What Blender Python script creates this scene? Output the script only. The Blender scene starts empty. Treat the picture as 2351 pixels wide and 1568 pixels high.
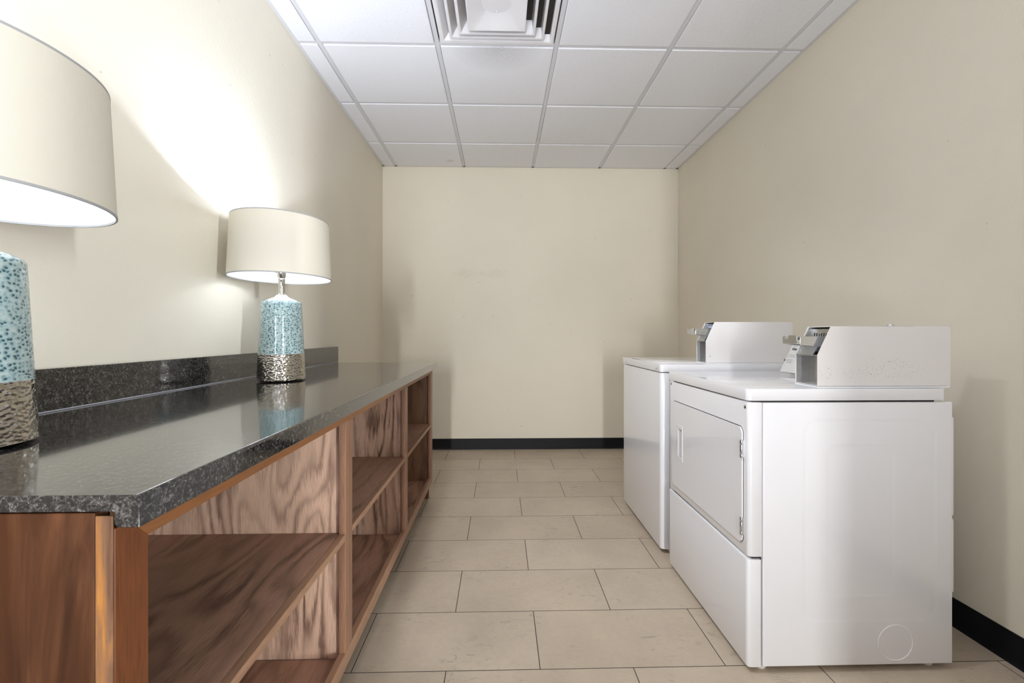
import bpy, bmesh, math, random
from mathutils import Vector, Matrix
random.seed(7)
SC = bpy.context.scene
COL = SC.collection
PI = math.pi

# ------------------------------------------------------------------ materials
def new_mat(name):
    m = bpy.data.materials.new(name); m.use_nodes = True
    nt = m.node_tree
    b = nt.nodes['Principled BSDF']
    return m, nt, b

class NG:
    """small helper for wiring nodes"""
    def __init__(s, nt): s.nt = nt
    def n(s, t, **kw):
        nd = s.nt.nodes.new(t)
        for k, v in kw.items():
            if k == 'inp':
                for kk, vv in v.items(): s.set(nd.inputs[kk], vv)
            else: setattr(nd, k, v)
        return nd
    def set(s, sock, v):
        if hasattr(v, 'is_output') and v.is_output: s.nt.links.new(v, sock)
        else: sock.default_value = v
    def math(s, op, a, b=0.0, c=0.0, clamp=False):
        nd = s.nt.nodes.new('ShaderNodeMath'); nd.operation = op; nd.use_clamp = clamp
        s.set(nd.inputs[0], a); s.set(nd.inputs[1], b)
        if len(nd.inputs) > 2: s.set(nd.inputs[2], c)
        return nd.outputs[0]
    def coords(s, kind='Object'): return s.n('ShaderNodeTexCoord').outputs[kind]
    def mapping(s, vec, scale=(1, 1, 1), loc=(0, 0, 0), rot=(0, 0, 0)):
        nd = s.n('ShaderNodeMapping'); s.nt.links.new(vec, nd.inputs['Vector'])
        nd.inputs['Scale'].default_value = scale; nd.inputs['Location'].default_value = loc; nd.inputs['Rotation'].default_value = rot
        return nd.outputs[0]
    def noise(s, vec, scale=5, detail=2, rough=.5, dist=0):
        nd = s.n('ShaderNodeTexNoise'); s.nt.links.new(vec, nd.inputs['Vector'])
        nd.inputs['Scale'].default_value = scale; nd.inputs['Detail'].default_value = detail
        nd.inputs['Roughness'].default_value = rough; nd.inputs['Distortion'].default_value = dist
        return nd.outputs[0]
    def ramp(s, f, stops, interp='LINEAR'):
        nd = s.n('ShaderNodeValToRGB'); s.nt.links.new(f, nd.inputs[0]); cr = nd.color_ramp; cr.interpolation = interp
        while len(cr.elements) < len(stops): cr.elements.new(.5)
        for e, (p, c) in zip(cr.elements, stops):
            e.position = p; e.color = (*c, 1) if len(c) == 3 else c
        return nd.outputs[0]
    def mix(s, f, a, b, blend='MIX'):
        nd = s.n('ShaderNodeMix', data_type='RGBA', blend_type=blend)
        s.set(nd.inputs[0], f)
        for i, v in ((6, a), (7, b)):
            if hasattr(v, 'is_output'): s.nt.links.new(v, nd.inputs[i])
            else: nd.inputs[i].default_value = (*v, 1) if len(v) == 3 else v
        return nd.outputs[2]
    def bump(s, h, strength=.3, dist=.001, normal=None):
        nd = s.n('ShaderNodeBump'); s.nt.links.new(h, nd.inputs['Height'])
        nd.inputs['Strength'].default_value = strength; nd.inputs['Distance'].default_value = dist
        if normal is not None: s.nt.links.new(normal, nd.inputs['Normal'])
        return nd.outputs[0]

def g(v): return (v, v, v)
def srgb(r, gg, b):
    f = lambda c: ((c / 255 + .055) / 1.055) ** 2.4 if c / 255 > .04045 else c / 255 / 12.92
    return (f(r), f(gg), f(b))

def simple(name, col, rough=.5, metal=0, coat=0, spec=.5):
    m, nt, b = new_mat(name)
    b.inputs['Base Color'].default_value = (*col, 1); b.inputs['Roughness'].default_value = rough
    b.inputs['Metallic'].default_value = metal; b.inputs['Coat Weight'].default_value = coat
    b.inputs['Specular IOR Level'].default_value = spec
    return m

WALLC = (.80, .75, .635)
def wall_mat(name, scuffs=None):
    m, nt, b = new_mat(name); N = NG(nt)
    co = N.coords()
    big = N.noise(co, 1.3, 3, .5)
    col = N.ramp(big, [(.3, [c * .965 for c in WALLC]), (.7, [min(1, c * 1.02) for c in WALLC])])
    # small knocks and specks in the paint
    sp = N.noise(co, 38, 1, .4)
    spk = N.math('GREATER_THAN', sp, .803)
    col = N.mix(N.math('MULTIPLY', spk, .35), col, (.30, .25, .19))
    if scuffs:
        sep = N.n('ShaderNodeSeparateXYZ'); nt.links.new(co, sep.inputs[0])
        tot = None
        for (cx, cz, rx, rz) in scuffs:
            dx = N.math('DIVIDE', N.math('SUBTRACT', sep.outputs[0], cx), rx)
            dz = N.math('DIVIDE', N.math('SUBTRACT', sep.outputs[2], cz), rz)
            d = N.math('SQRT', N.math('ADD', N.math('MULTIPLY', dx, dx), N.math('MULTIPLY', dz, dz)))
            k = N.math('SUBTRACT', 1.0, d, clamp=True)
            tot = k if tot is None else N.math('MAXIMUM', tot, k)
        det = N.noise(N.mapping(co, (1, 1, 2.2)), 55, 4, .7)
        f = N.math('MULTIPLY', tot, N.math('MULTIPLY', N.math('SUBTRACT', det, .42, clamp=True), 5.0), clamp=True)
        col = N.mix(N.math('MULTIPLY', f, .22), col, (.30, .22, .16))
    nt.links.new(col, b.inputs['Base Color'])
    b.inputs['Roughness'].default_value = .48; b.inputs['Specular IOR Level'].default_value = .35
    h = N.noise(co, 210, 3, .55)
    h2 = N.noise(co, 40, 2, .5)
    hh = N.math('ADD', h, N.math('MULTIPLY', h2, 1.2))
    nt.links.new(N.bump(hh, .28, .002), b.inputs['Normal'])
    return m

def floor_mat():
    m, nt, b = new_mat('floor_porcelain_tile'); N = NG(nt)
    co = N.coords()
    v = N.mapping(co, loc=(-(.128 - 2.5 * .605), -(1.4635 - 10 * .3088), 0))
    br = N.n('ShaderNodeTexBrick', offset=.5, offset_frequency=2, squash=1)
    nt.links.new(v, br.inputs['Vector'])
    br.inputs['Scale'].default_value = 1; br.inputs['Brick Width'].default_value = .605; br.inputs['Row Height'].default_value = .3088
    br.inputs['Mortar Size'].default_value = .0016; br.inputs['Mortar Smooth'].default_value = .15; br.inputs['Bias'].default_value = 0
    br.inputs['Color1'].default_value = (.485, .40, .305, 1); br.inputs['Color2'].default_value = (.53, .445, .345, 1)
    br.inputs['Mortar'].default_value = (.055, .045, .038, 1)
    cl = N.noise(co, 3.2, 5, .6, .4)
    col = N.mix(1, br.outputs['Color'], N.ramp(cl, [(.3, g(.86)), (.7, g(1.06))]), 'MULTIPLY')
    fine = N.noise(co, 45, 4, .7)
    col = N.mix(1, col, N.ramp(fine, [(.3, g(.95)), (.7, g(1.04))]), 'MULTIPLY')
    # shoe scuffs: broken dark smears
    a = N.noise(co, 4.6, 2, .5)
    bb = N.noise(N.mapping(co, (1, 2.2, 1), rot=(0, 0, .7)), 17, 5, .75, .8)
    f = N.math('MULTIPLY', N.math('MULTIPLY', N.math('SUBTRACT', a, .48, clamp=True), 9, clamp=True), N.math('MULTIPLY', N.math('SUBTRACT', bb, .555, clamp=True), 7, clamp=True))
    col = N.mix(N.math('MULTIPLY', f, .60), col, (.15, .12, .09))
    nt.links.new(col, b.inputs['Base Color'])
    rr = N.math('ADD', N.math('MULTIPLY', br.outputs['Fac'], .4), N.math('ADD', .36, N.math('MULTIPLY', cl, .12)))
    nt.links.new(rr, b.inputs['Roughness'])
    h = N.math('SUBTRACT', N.math('MULTIPLY', fine, .08), br.outputs['Fac'])
    nt.links.new(N.bump(h, .5, .002), b.inputs['Normal'])
    return m

def ceiling_tile_mat():
    m, nt, b = new_mat('mineral_ceiling_tile'); N = NG(nt)
    co = N.coords()
    n1 = N.noise(co, 160, 3, .6)
    col = N.ramp(n1, [(.25, (.76, .765, .80)), (.45, (.855, .87, .91)), (.8, (.88, .89, .93))])
    # dust blown onto the tile next to the air diffuser
    sep = N.n('ShaderNodeSeparateXYZ'); nt.links.new(co, sep.inputs[0])
    dx = N.math('DIVIDE', N.math('ADD', sep.outputs[0], .02), .27)
    dy = N.math('DIVIDE', N.math('SUBTRACT', sep.outputs[1], 2.47), .26)
    d = N.math('SQRT', N.math('ADD', N.math('MULTIPLY', dx, dx), N.math('MULTIPLY', dy, dy)))
    k = N.math('SUBTRACT', 1, d, clamp=True)
    k = N.math('MULTIPLY', k, N.math('MULTIPLY', N.noise(co, 90, 4, .7), 1.5))
    col = N.mix(N.math('MULTIPLY', k, .55, clamp=True), col, (.30, .28, .26))
    # a water mark near the back wall
    dx = N.math('DIVIDE', N.math('ADD', sep.outputs[0], .455), .05); dy = N.math('DIVIDE', N.math('SUBTRACT', sep.outputs[1], 4.12), .045)
    d = N.math('SQRT', N.math('ADD', N.math('MULTIPLY', dx, dx), N.math('MULTIPLY', dy, dy)))
    col = N.mix(N.math('MULTIPLY', N.math('SUBTRACT', 1, d, clamp=True), .35), col, (.45, .38, .32))
    nt.links.new(col, b.inputs['Base Color']); b.inputs['Roughness'].default_value = .9
    b.inputs['Specular IOR Level'].default_value = .2
    nt.links.new(N.bump(n1, .35, .002), b.inputs['Normal'])
    return m

def wood_mat(name, light, dark, grain='Z', seed=0, freq=9, contrast=1.0, rough=.42, across=8.5, along=1.7):
    """stained oak plywood: contour lines of a noise stretched along the grain"""
    m, nt, b = new_mat(name); N = NG(nt)
    co = N.coords()
    sc = [across] * 3; sc['XYZ'.index(grain)] = along
    v = N.mapping(co, tuple(sc), loc=(seed * 1.7, seed * .9, seed * 2.3))
    n = N.noise(v, 1.0, 1.6, .35, .45)
    sc4 = [70.0] * 3; sc4['XYZ'.index(grain)] = 9.0
    jag = N.noise(N.mapping(co, tuple(sc4)), 1, 2, .5)
    ring = N.math('FRACT', N.math('ADD', N.math('MULTIPLY', n, freq * .85), N.math('MULTIPLY', jag, .35)))
    sc2 = [420.0] * 3; sc2['XYZ'.index(grain)] = 20.0
    pores = N.noise(N.mapping(co, tuple(sc2)), 1, 3, .6)
    sc3 = [2.6] * 3; sc3['XYZ'.index(grain)] = .9
    blot = N.noise(N.mapping(co, tuple(sc3), loc=(seed, 0, seed)), 1, 3, .55)
    # only some of the growth rings stain dark
    sc5 = [9.0] * 3; sc5['XYZ'.index(grain)] = 2.4
    sel = N.math('MULTIPLY', N.math('SUBTRACT', N.noise(N.mapping(co, tuple(sc5), loc=(seed, seed, 0)), 1, 2, .5), .38), 3.6, clamp=True)
    rj = N.math('ADD', ring, N.math('MULTIPLY', N.math('SUBTRACT', pores, .5), .7))
    mid = tuple((a * .62 + c * .38) for a, c in zip(light, dark))
    streak = N.ramp(rj, [(.05, dark), (.22, mid), (.38, light), (.66, light), (.82, mid), (.97, dark)])
    col = N.mix(N.math('ADD', .25, N.math('MULTIPLY', sel, .75)), light, streak)
    col = N.mix(1 - contrast, col, light) if contrast < 1 else col
    col = N.mix(1, col, N.ramp(pores, [(.30, g(.72)), (.52, g(1.0)), (.8, g(1.08))]), 'MULTIPLY')
    col = N.mix(1, col, N.ramp(blot, [(.3, g(.80)), (.7, g(1.14))]), 'MULTIPLY')
    nt.links.new(col, b.inputs['Base Color'])
    b.inputs['Roughness'].default_value = rough; b.inputs['Specular IOR Level'].default_value = .4
    nt.links.new(N.bump(pores, .12, .001), b.inputs['Normal'])
    return m

def worn_panel_mat():
    """blotchy brown end panel with vertical runs of stain"""
    m, nt, b = new_mat('worn_brown_stain'); N = NG(nt)
    co = N.coords()
    n1 = N.noise(N.mapping(co, (20, 20, 3.2)), 1, 5, .62, .5)
    n2 = N.noise(N.mapping(co, (45, 45, 2.5), loc=(3, 0, 1)), 1, 3, .6)
    n3 = N.noise(N.mapping(co, (5, 5, 1.6), loc=(7, 2, 5)), 1, 2, .5)
    col = N.ramp(n1, [(.34, (.028, .008, .003)), (.46, (.060, .022, .009)), (.56, (.105, .042, .018)), (.68, (.165, .066, .027))])
    col = N.mix(1, col, N.ramp(n2, [(.3, g(.78)), (.7, g(1.15))]), 'MULTIPLY')
    col = N.mix(N.math('MULTIPLY', N.math('SUBTRACT', n3, .5, clamp=True), 1.6, clamp=True), col, (.13, .045, .012))
    b.inputs['Specular IOR Level'].default_value = .2
    nt.links.new(col, b.inputs['Base Color']); b.inputs['Roughness'].default_value = .5
    return m

def worn_edge_mat():
    m, nt, b = new_mat('worn_orange_edge'); N = NG(nt)
    co = N.coords()
    n1 = N.noise(N.mapping(co, (60, 60, 6)), 1, 4, .6, .5)
    n2 = N.noise(N.mapping(co, (90, 90, 12), loc=(2, 1, 0)), 1, 3, .6)
    n3 = N.noise(N.mapping(co, (6, 6, 3)), 1, 2, .5)
    col = N.ramp(n1, [(.32, (.105, .045, .020)), (.47, (.19, .095, .046)), (.58, (.30, .125, .032)), (.70, (.42, .18, .03))])
    col = N.mix(1, col, N.ramp(n3, [(.35, g(.8)), (.65, g(1.12))]), 'MULTIPLY')
    col = N.mix(N.math('GREATER_THAN', n2, .71), col, (.62, .50, .36))
    nt.links.new(col, b.inputs['Base Color']); b.inputs['Roughness'].default_value = .5
    return m

def granite_mat():
    m, nt, b = new_mat('speckled_black_laminate'); N = NG(nt)
    co = N.coords()
    n1 = N.noise(co, 120, 4, .72, 1.2)
    n2 = N.noise(N.mapping(co, loc=(5, 3, 1)), 330, 3, .6, .6)
    f = N.math('ADD', N.math('MULTIPLY', n1, .65), N.math('MULTIPLY', n2, .35))
    col = N.ramp(f, [(.38, (.006, .006, .007)), (.48, (.015, .014, .014)), (.55, (.055, .053, .050)), (.63, (.17, .165, .155)), (.76, (.38, .37, .35))])
    nt.links.new(col, b.inputs['Base Color'])
    nt.links.new(N.math('ADD', .05, N.math('MULTIPLY', n1, .09)), b.inputs['Roughness'])
    b.inputs['Specular IOR Level'].default_value = .6
    b.inputs['Coat Weight'].default_value = .5; b.inputs['Coat Roughness'].default_value = .05; b.inputs['Coat IOR'].default_value = 1.5
    nt.links.new(N.bump(n1, .05, .0003), b.inputs['Normal'])
    return m

def ceramic_mat():
    m, nt, b = new_mat('dimpled_aqua_glaze'); N = NG(nt)
    co = N.coords()
    nz = N.n('ShaderNodeTexNoise'); nt.links.new(co, nz.inputs['Vector']); nz.inputs['Scale'].default_value = 60; nz.inputs['Detail'].default_value = 1
    w = N.n('ShaderNodeVectorMath', operation='SCALE'); nt.links.new(nz.outputs['Color'], w.inputs[0]); w.inputs['Scale'].default_value = .007
    ad = N.n('ShaderNodeVectorMath', operation='ADD'); nt.links.new(co, ad.inputs[0]); nt.links.new(w.outputs[0], ad.inputs[1])
    vo = N.n('ShaderNodeTexVoronoi', feature='F1', distance='EUCLIDEAN')
    nt.links.new(N.mapping(ad.outputs[0], (1, 1, 1.35)), vo.inputs['Vector']); vo.inputs['Scale'].default_value = 112; vo.inputs['Randomness'].default_value = .8
    d = vo.outputs['Distance']
    col = N.ramp(d, [(.0, (.012, .055, .075)), (.24, (.03, .10, .125)), (.34, (.25, .37, .385)), (.55, (.32, .445, .455)), (.85, (.46, .55, .54))])
    sep = N.n('ShaderNodeSeparateXYZ'); nt.links.new(co, sep.inputs[0])
    # the glaze leaves the shoulder plain and pale
    t = N.math('MULTIPLY', N.math('SUBTRACT', sep.outputs[2], .318), 160, clamp=True)
    col = N.mix(t, col, (.74, .80, .80))
    nt.links.new(col, b.inputs['Base Color']); b.inputs['Roughness'].default_value = .16; b.inputs['Coat Weight'].default_value = .4; b.inputs['Coat Roughness'].default_value = .06
    h = N.math('MULTIPLY', N.math('MINIMUM', d, .55), N.math('SUBTRACT', 1, t))
    nt.links.new(N.bump(h, .75, .004), b.inputs['Normal'])
    return m

def hammered_mat():
    m, nt, b = new_mat('hammered_silver_glaze'); N = NG(nt)
    co = N.coords()
    vo = N.n('ShaderNodeTexVoronoi', feature='SMOOTH_F1'); nt.links.new(N.mapping(co, (1, 1, 1.7)), vo.inputs['Vector'])
    vo.inputs['Scale'].default_value = 95; vo.inputs['Smoothness'].default_value = .6
    b.inputs['Base Color'].default_value = (.50, .47, .43, 1); b.inputs['Metallic'].default_value = 1; b.inputs['Roughness'].default_value = .11
    h = N.math('ADD', vo.outputs['Distance'], N.math('MULTIPLY', N.noise(co, 60, 2, .5), .8))
    nt.links.new(N.bump(h, .55, .004), b.inputs['Normal'])
    return m

def shade_mat():
    m, nt, b = new_mat('cream_linen_shade'); N = NG(nt)
    co = N.coords()
    st = N.noise(co, 38, 1, .4)
    tc = N.n('ShaderNodeTexWave', wave_type='BANDS', bands_direction='DIAGONAL'); nt.links.new(co, tc.inputs['Vector'])
    tc.inputs['Scale'].default_value = 200; tc.inputs['Distortion'].default_value = 1.5
    col = N.mix(1, (.74, .70, .60), N.ramp(tc.outputs['Fac'], [(.2, g(.88)), (.8, g(1.05))]), 'MULTIPLY')
    col = N.mix(N.math('MULTIPLY', N.math('GREATER_THAN', st, .79), .45), col, (.50, .34, .17))
    nt.links.new(col, b.inputs['Base Color']); b.inputs['Roughness'].default_value = .85; b.inputs['Specular IOR Level'].default_value = .15
    nt.links.new(N.bump(tc.outputs['Fac'], .12, .0006), b.inputs['Normal'])
    tr = N.n('ShaderNodeBsdfTranslucent'); tr.inputs['Color'].default_value = (.86, .70, .40, 1)
    mx = N.n('ShaderNodeMixShader'); mx.inputs[0].default_value = SHADE_TRANS
    out = nt.nodes['Material Output']
    nt.links.new(b.outputs[0], mx.inputs[1]); nt.links.new(tr.outputs[0], mx.inputs[2]); nt.links.new(mx.outputs[0], out.inputs['Surface'])
    return m
SHADE_TRANS = .07

def enamel_mat(name='white_appliance_enamel', chips=False, emboss=None, col=(.84, .85, .885)):
    m, nt, b = new_mat(name); N = NG(nt)
    co = N.coords()
    c = None
    if chips:
        sep = N.n('ShaderNodeSeparateXYZ'); nt.links.new(co, sep.inputs[0])
        tot = None
        for (cx, cz, rx, rz) in chips:
            dx = N.math('DIVIDE', N.math('SUBTRACT', sep.outputs[0], cx), rx); dz = N.math('DIVIDE', N.math('SUBTRACT', sep.outputs[2], cz), rz)
            d = N.math('SQRT', N.math('ADD', N.math('MULTIPLY', dx, dx), N.math('MULTIPLY', dz, dz)))
            k = N.math('SUBTRACT', 1, d, clamp=True); tot = k if tot is None else N.math('MAXIMUM', tot, k)
        sp = N.noise(N.mapping(co, (1, 1, 1.5)), 210, 2, .5)
        f = N.math('GREATER_THAN', N.math('ADD', sp, N.math('MULTIPLY', N.math('MINIMUM', tot, .5), .22)), .755)
        f = N.math('MULTIPLY', f, N.math('GREATER_THAN', tot, .02))
        f = N.math('MULTIPLY', f, N.math('LESS_THAN', sep.outputs[1], -.32))
        c = N.mix(N.math('MULTIPLY', f, .65), col, (.22, .18, .15))
    if c is not None: nt.links.new(c, b.inputs['Base Color'])
    else: b.inputs['Base Color'].default_value = (*col, 1)
    b.inputs['Roughness'].default_value = .16; b.inputs['Specular IOR Level'].default_value = .5
    b.inputs['Coat Weight'].default_value = .6; b.inputs['Coat Roughness'].default_value = .04
    h = N.noise(co, 260, 2, .5)
    nrm = N.bump(h, .025, .001)
    if emboss:
        sep = N.n('ShaderNodeSeparateXYZ'); nt.links.new(co, sep.inputs[0])
        tot = None
        for (cx, cz, hx, hz, r, w) in emboss:
            qx = N.math('SUBTRACT', N.math('ABSOLUTE', N.math('SUBTRACT', sep.outputs[0], cx)), hx - r)
            qz = N.math('SUBTRACT', N.math('ABSOLUTE', N.math('SUBTRACT', sep.outputs[2], cz)), hz - r)
            mx_, mz_ = N.math('MAXIMUM', qx, 0), N.math('MAXIMUM', qz, 0)
            L = N.math('SQRT', N.math('ADD', N.math('MULTIPLY', mx_, mx_), N.math('MULTIPLY', mz_, mz_)))
            sd = N.math('SUBTRACT', N.math('ADD', L, N.math('MINIMUM', N.math('MAXIMUM', qx, qz), 0)), r)
            st = N.math('SMOOTHSTEP' if False else 'MULTIPLY_ADD', sd, 1 / w, .5, clamp=True)
            tot = st if tot is None else N.math('ADD', tot, st)
        nrm = N.bump(tot, .26, .003, nrm)
    nt.links.new(nrm, b.inputs['Normal'])
    return m

def steel_mat(name, col, rough, stretch=(1, 1, 1)):
    m, nt, b = new_mat(name); N = NG(nt)
    n = N.noise(N.mapping(N.coords(), stretch), 60, 3, .6)
    nt.links.new(N.ramp(n, [(.3, [c * .86 for c in col]), (.7, col)]), b.inputs['Base Color'])
    b.inputs['Metallic'].default_value = 1
    nt.links.new(N.math('ADD', rough, N.math('MULTIPLY', n, .12)), b.inputs['Roughness'])
    return m

M = {}
M['wall'] = wall_mat('cream_wall_paint')
M['wall_b'] = wall_mat('cream_wall_paint_scuffed', [(-.33, 1.645, .16, .075), (-.045, 1.65, .13, .06), (-.19, 1.65, .16, .03), (-.345, .0 + 1.24, .025, .02), (-.07, 1.245, .03, .025)])
M['floor'] = floor_mat()
M['tile'] = ceiling_tile_mat()
M['grid'] = simple('white_ceiling_grid', (.70, .705, .74), .5)
M['gap'] = simple('dark_plenum_gap', (.05, .045, .04), .9)
M['rubber'] = simple('black_rubber_base', (.006, .006, .008), .5, spec=.2)
M['granite'] = granite_mat()
M['caulk'] = simple('grey_caulk', (.35, .36, .39), .3)
LIT_WOOD, DARKW = (.86, .575, .42), (.20, .10, .072)  # dividers coloured paler than the shelves' same stain, standing in for light
M['ply_v'] = wood_mat('oak_plywood_upright_lit', LIT_WOOD, DARKW, 'Z', 1, 9)
M['ply_v2'] = wood_mat('oak_plywood_upright_lit_second', tuple(c * .86 for c in LIT_WOOD), tuple(c * .9 for c in DARKW), 'Z', 4, 9)
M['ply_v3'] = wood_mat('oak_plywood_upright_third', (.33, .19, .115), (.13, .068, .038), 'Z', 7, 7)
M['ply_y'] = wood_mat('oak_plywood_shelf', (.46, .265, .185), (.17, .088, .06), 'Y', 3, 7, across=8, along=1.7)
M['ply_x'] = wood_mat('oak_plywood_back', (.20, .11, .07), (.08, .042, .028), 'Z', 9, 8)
M['stile'] = wood_mat('stained_frame_upright', (.36, .19, .115), (.20, .095, .052), 'Z', 2, 5, .7, across=20, along=1.0)
M['rail'] = wood_mat('stained_frame_rail', (.36, .205, .125), (.22, .115, .065), 'Y', 5, 4, .6, across=20, along=.8)
M['rail_top'] = wood_mat('orange_frame_rail', (.27, .105, .032), (.20, .075, .024), 'Y', 6, 3, .6, across=18, along=.6)
M['post'] = wood_mat('brown_corner_stile', (.17, .050, .012), (.10, .028, .007), 'Z', 8, 3, .7, across=12, along=.8)
M['worn'] = worn_panel_mat()
M['edge'] = worn_edge_mat()
M['kick'] = simple('dark_toe_kick', (.03, .022, .016), .7)
M['ceramic'] = ceramic_mat()
M['hammer'] = hammered_mat()
M['shade'] = shade_mat()
M['liner'] = simple('white_shade_liner', (.92, .92, .91), .7)
M['chrome'] = simple('polished_nickel', (.62, .60, .57), .08, 1)
M['grey_trim'] = simple('grey_shade_trim', (.36, .36, .36), .7)
M['enamel'] = enamel_mat()
M['enamel_side'] = enamel_mat('white_enamel_embossed', emboss=[(.075, .485, .215, .32, .045, .010), (.045, .485, .108, .24, .03, .010)])
M['enamel_box'] = enamel_mat('white_enamel_chipped', chips=[(.15, .965, .17, .045), (.10, 1.004, .06, .010), (.17, .975, .07, .045), (-.065, .955, .035, .035), (.02, .955, .06, .03)], col=(.75, .735, .73))
M['enamel_box2'] = enamel_mat('white_enamel_case', col=(.77, .76, .76))
M['cons'] = simple('white_console_plastic', (.76, .76, .75), .45)
M['galv'] = steel_mat('dull_galvanised_steel', (.62, .63, .63), .38, (1, 8, 1))
M['steel'] = steel_mat('nickel_slide_steel', (.76, .78, .80), .14, (1, 1, 10))
M['dark'] = simple('dark_recess', (.02, .02, .02), .6)
M['slot'] = simple('black_slot', (.012, .012, .012), .5)
M['pocket'] = simple('white_door_pocket', (.66, .66, .68), .4)
M['print'] = simple('grey_printing', (.10, .10, .11), .7)
M['print2'] = simple('pale_grey_printing', (.42, .42, .42), .7)
M['blue'] = simple('blue_price_label', (.03, .13, .36), .4)
M['white'] = simple('white_printing', (.62, .66, .72), .5)
M['vent'] = simple('white_vent_enamel', (.80, .79, .80), .4)
M['duct'] = simple('brown_duct_interior', (.30, .27, .23), .8)
M['lint'] = simple('pale_lint', (.62, .56, .48), .9)

# ------------------------------------------------------------------ mesh helpers
class MB:
    def __init__(s): s.bm = bmesh.new()
    def _merge(s, b2):
        me = bpy.data.meshes.new('tmp'); b2.to_mesh(me); b2.free(); s.bm.from_mesh(me); bpy.data.meshes.remove(me)
    def box(s, x0, x1, y0, y1, z0, z1, bev=0, seg=2):
        b = bmesh.new()
        bmesh.ops.create_cube(b, size=1)
        for v in b.verts:
            v.co = Vector((x0 + (v.co.x + .5) * (x1 - x0), y0 + (v.co.y + .5) * (y1 - y0), z0 + (v.co.z + .5) * (z1 - z0)))
        if bev: bmesh.ops.bevel(b, geom=b.edges[:], offset=bev, segments=seg, affect='EDGES', profile=.5)
        s._merge(b); return s
    def prism(s, poly, axis, a0, a1, bev=0, seg=2):
        """poly in the two other axes (in xyz order), extruded along axis"""
        b = bmesh.new()
        def P(p, a):
            q = list(p); q.insert('xyz'.index(axis), a); return q
        f0 = [b.verts.new(P(p, a0)) for p in poly]; f1 = [b.verts.new(P(p, a1)) for p in poly]
        b.faces.new(f0[::-1]); b.faces.new(f1)
        for i in range(len(poly)):
            j = (i + 1) % len(poly); b.faces.new((f0[i], f0[j], f1[j], f1[i]))
        bmesh.ops.recalc_face_normals(b, faces=b.faces[:])
        if bev: bmesh.ops.bevel(b, geom=b.edges[:], offset=bev, segments=seg, affect='EDGES', profile=.5)
        s._merge(b); return s
    def lathe(s, prof, c=(0, 0, 0), n=64, ax=1.0, ay=1.0, closed=False, cap0=False, cap1=False):
        """prof: (r, z) list revolved round z; ax, ay stretch the circle into an oval"""
        b = bmesh.new(); rings = []
        for r, z in prof:
            rings.append([b.verts.new((c[0] + r * ax * math.cos(2 * PI * i / n), c[1] + r * ay * math.sin(2 * PI * i / n), c[2] + z)) for i in range(n)])
        k = len(rings)
        for q in range(k if closed else k - 1):
            A, B = rings[q], rings[(q + 1) % k]
            for i in range(n):
                j = (i + 1) % n; b.faces.new((A[i], A[j], B[j], B[i]))
        if cap0: b.faces.new(rings[0][::-1])
        if cap1: b.faces.new(rings[-1])
        bmesh.ops.recalc_face_normals(b, faces=b.faces[:])
        s._merge(b); return s
    def cyl(s, p0, p1, r, n=20, r1=None, bev=0):
        p0, p1 = Vector(p0), Vector(p1); d = p1 - p0
        b = bmesh.new()
        bmesh.ops.create_cone(b, cap_ends=True, segments=n, radius1=r, radius2=r if r1 is None else r1, depth=d.length)
        if bev:
            bmesh.ops.bevel(b, geom=[e for e in b.edges if len(e.link_faces) == 2 and any(len(f.verts) > 4 for f in e.link_faces)], offset=bev, segments=2, affect='EDGES', profile=.5)
        q = Vector((0, 0, 1)).rotation_difference(d.normalized())
        bmesh.ops.transform(b, matrix=Matrix.Translation((p0 + p1) / 2) @ q.to_matrix().to_4x4(), verts=b.verts[:])
        s._merge(b); return s
    def tube(s, pts, r, n=8):
        b = bmesh.new(); pts = [Vector(p) for p in pts]; rings = []
        for i, p in enumerate(pts):
            t = (pts[min(i + 1, len(pts) - 1)] - pts[max(i - 1, 0)]).normalized()
            u = t.orthogonal().normalized() if i == 0 else (u - t * u.dot(t)).normalized()
            w = t.cross(u)
            rings.append([b.verts.new(p + r * (u * math.cos(2 * PI * k / n) + w * math.sin(2 * PI * k / n))) for k in range(n)])
        for A, B in zip(rings, rings[1:]):
            for k in range(n):
                j = (k + 1) % n; b.faces.new((A[k], A[j], B[j], B[k]))
        b.faces.new(rings[0][::-1]); b.faces.new(rings[-1])
        bmesh.ops.recalc_face_normals(b, faces=b.faces[:])
        s._merge(b); return s
    def quad(s, *p):
        s.bm.faces.new([s.bm.verts.new(q) for q in p]); return s
    def build(s, name, mat, parent=None, base=(0, 0, 0), smooth=False):
        b = s.bm; base = Vector(base)
        for v in b.verts: v.co -= base
        me = bpy.data.meshes.new(name); b.to_mesh(me); b.free()
        if isinstance(mat, (list, tuple)):
            for q in mat: me.materials.append(q)
        else: me.materials.append(mat)
        o = bpy.data.objects.new(name, me); COL.objects.link(o)
        if parent is not None: o.parent = parent
        else: o.location = base
        if smooth:
            for p in me.polygons: p.use_smooth = True
            try:
                bpy.context.view_layer.objects.active = o
                me.set_sharp_from_angle(angle=math.radians(38))
            except Exception: pass
        return o

def root(name, loc, label, cat, group=None):
    o = bpy.data.objects.new(name, None); COL.objects.link(o); o.location = loc
    o.empty_display_size = .1
    o['label'] = label; o['category'] = cat
    if group: o['group'] = group
    return o
def structure(o): o['kind'] = 'structure'; return o
def copy_tree(o, parent=None):
    c = o.copy(); COL.objects.link(c); c.parent = parent
    for ch in list(o.children): copy_tree(ch, c)
    return c

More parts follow.
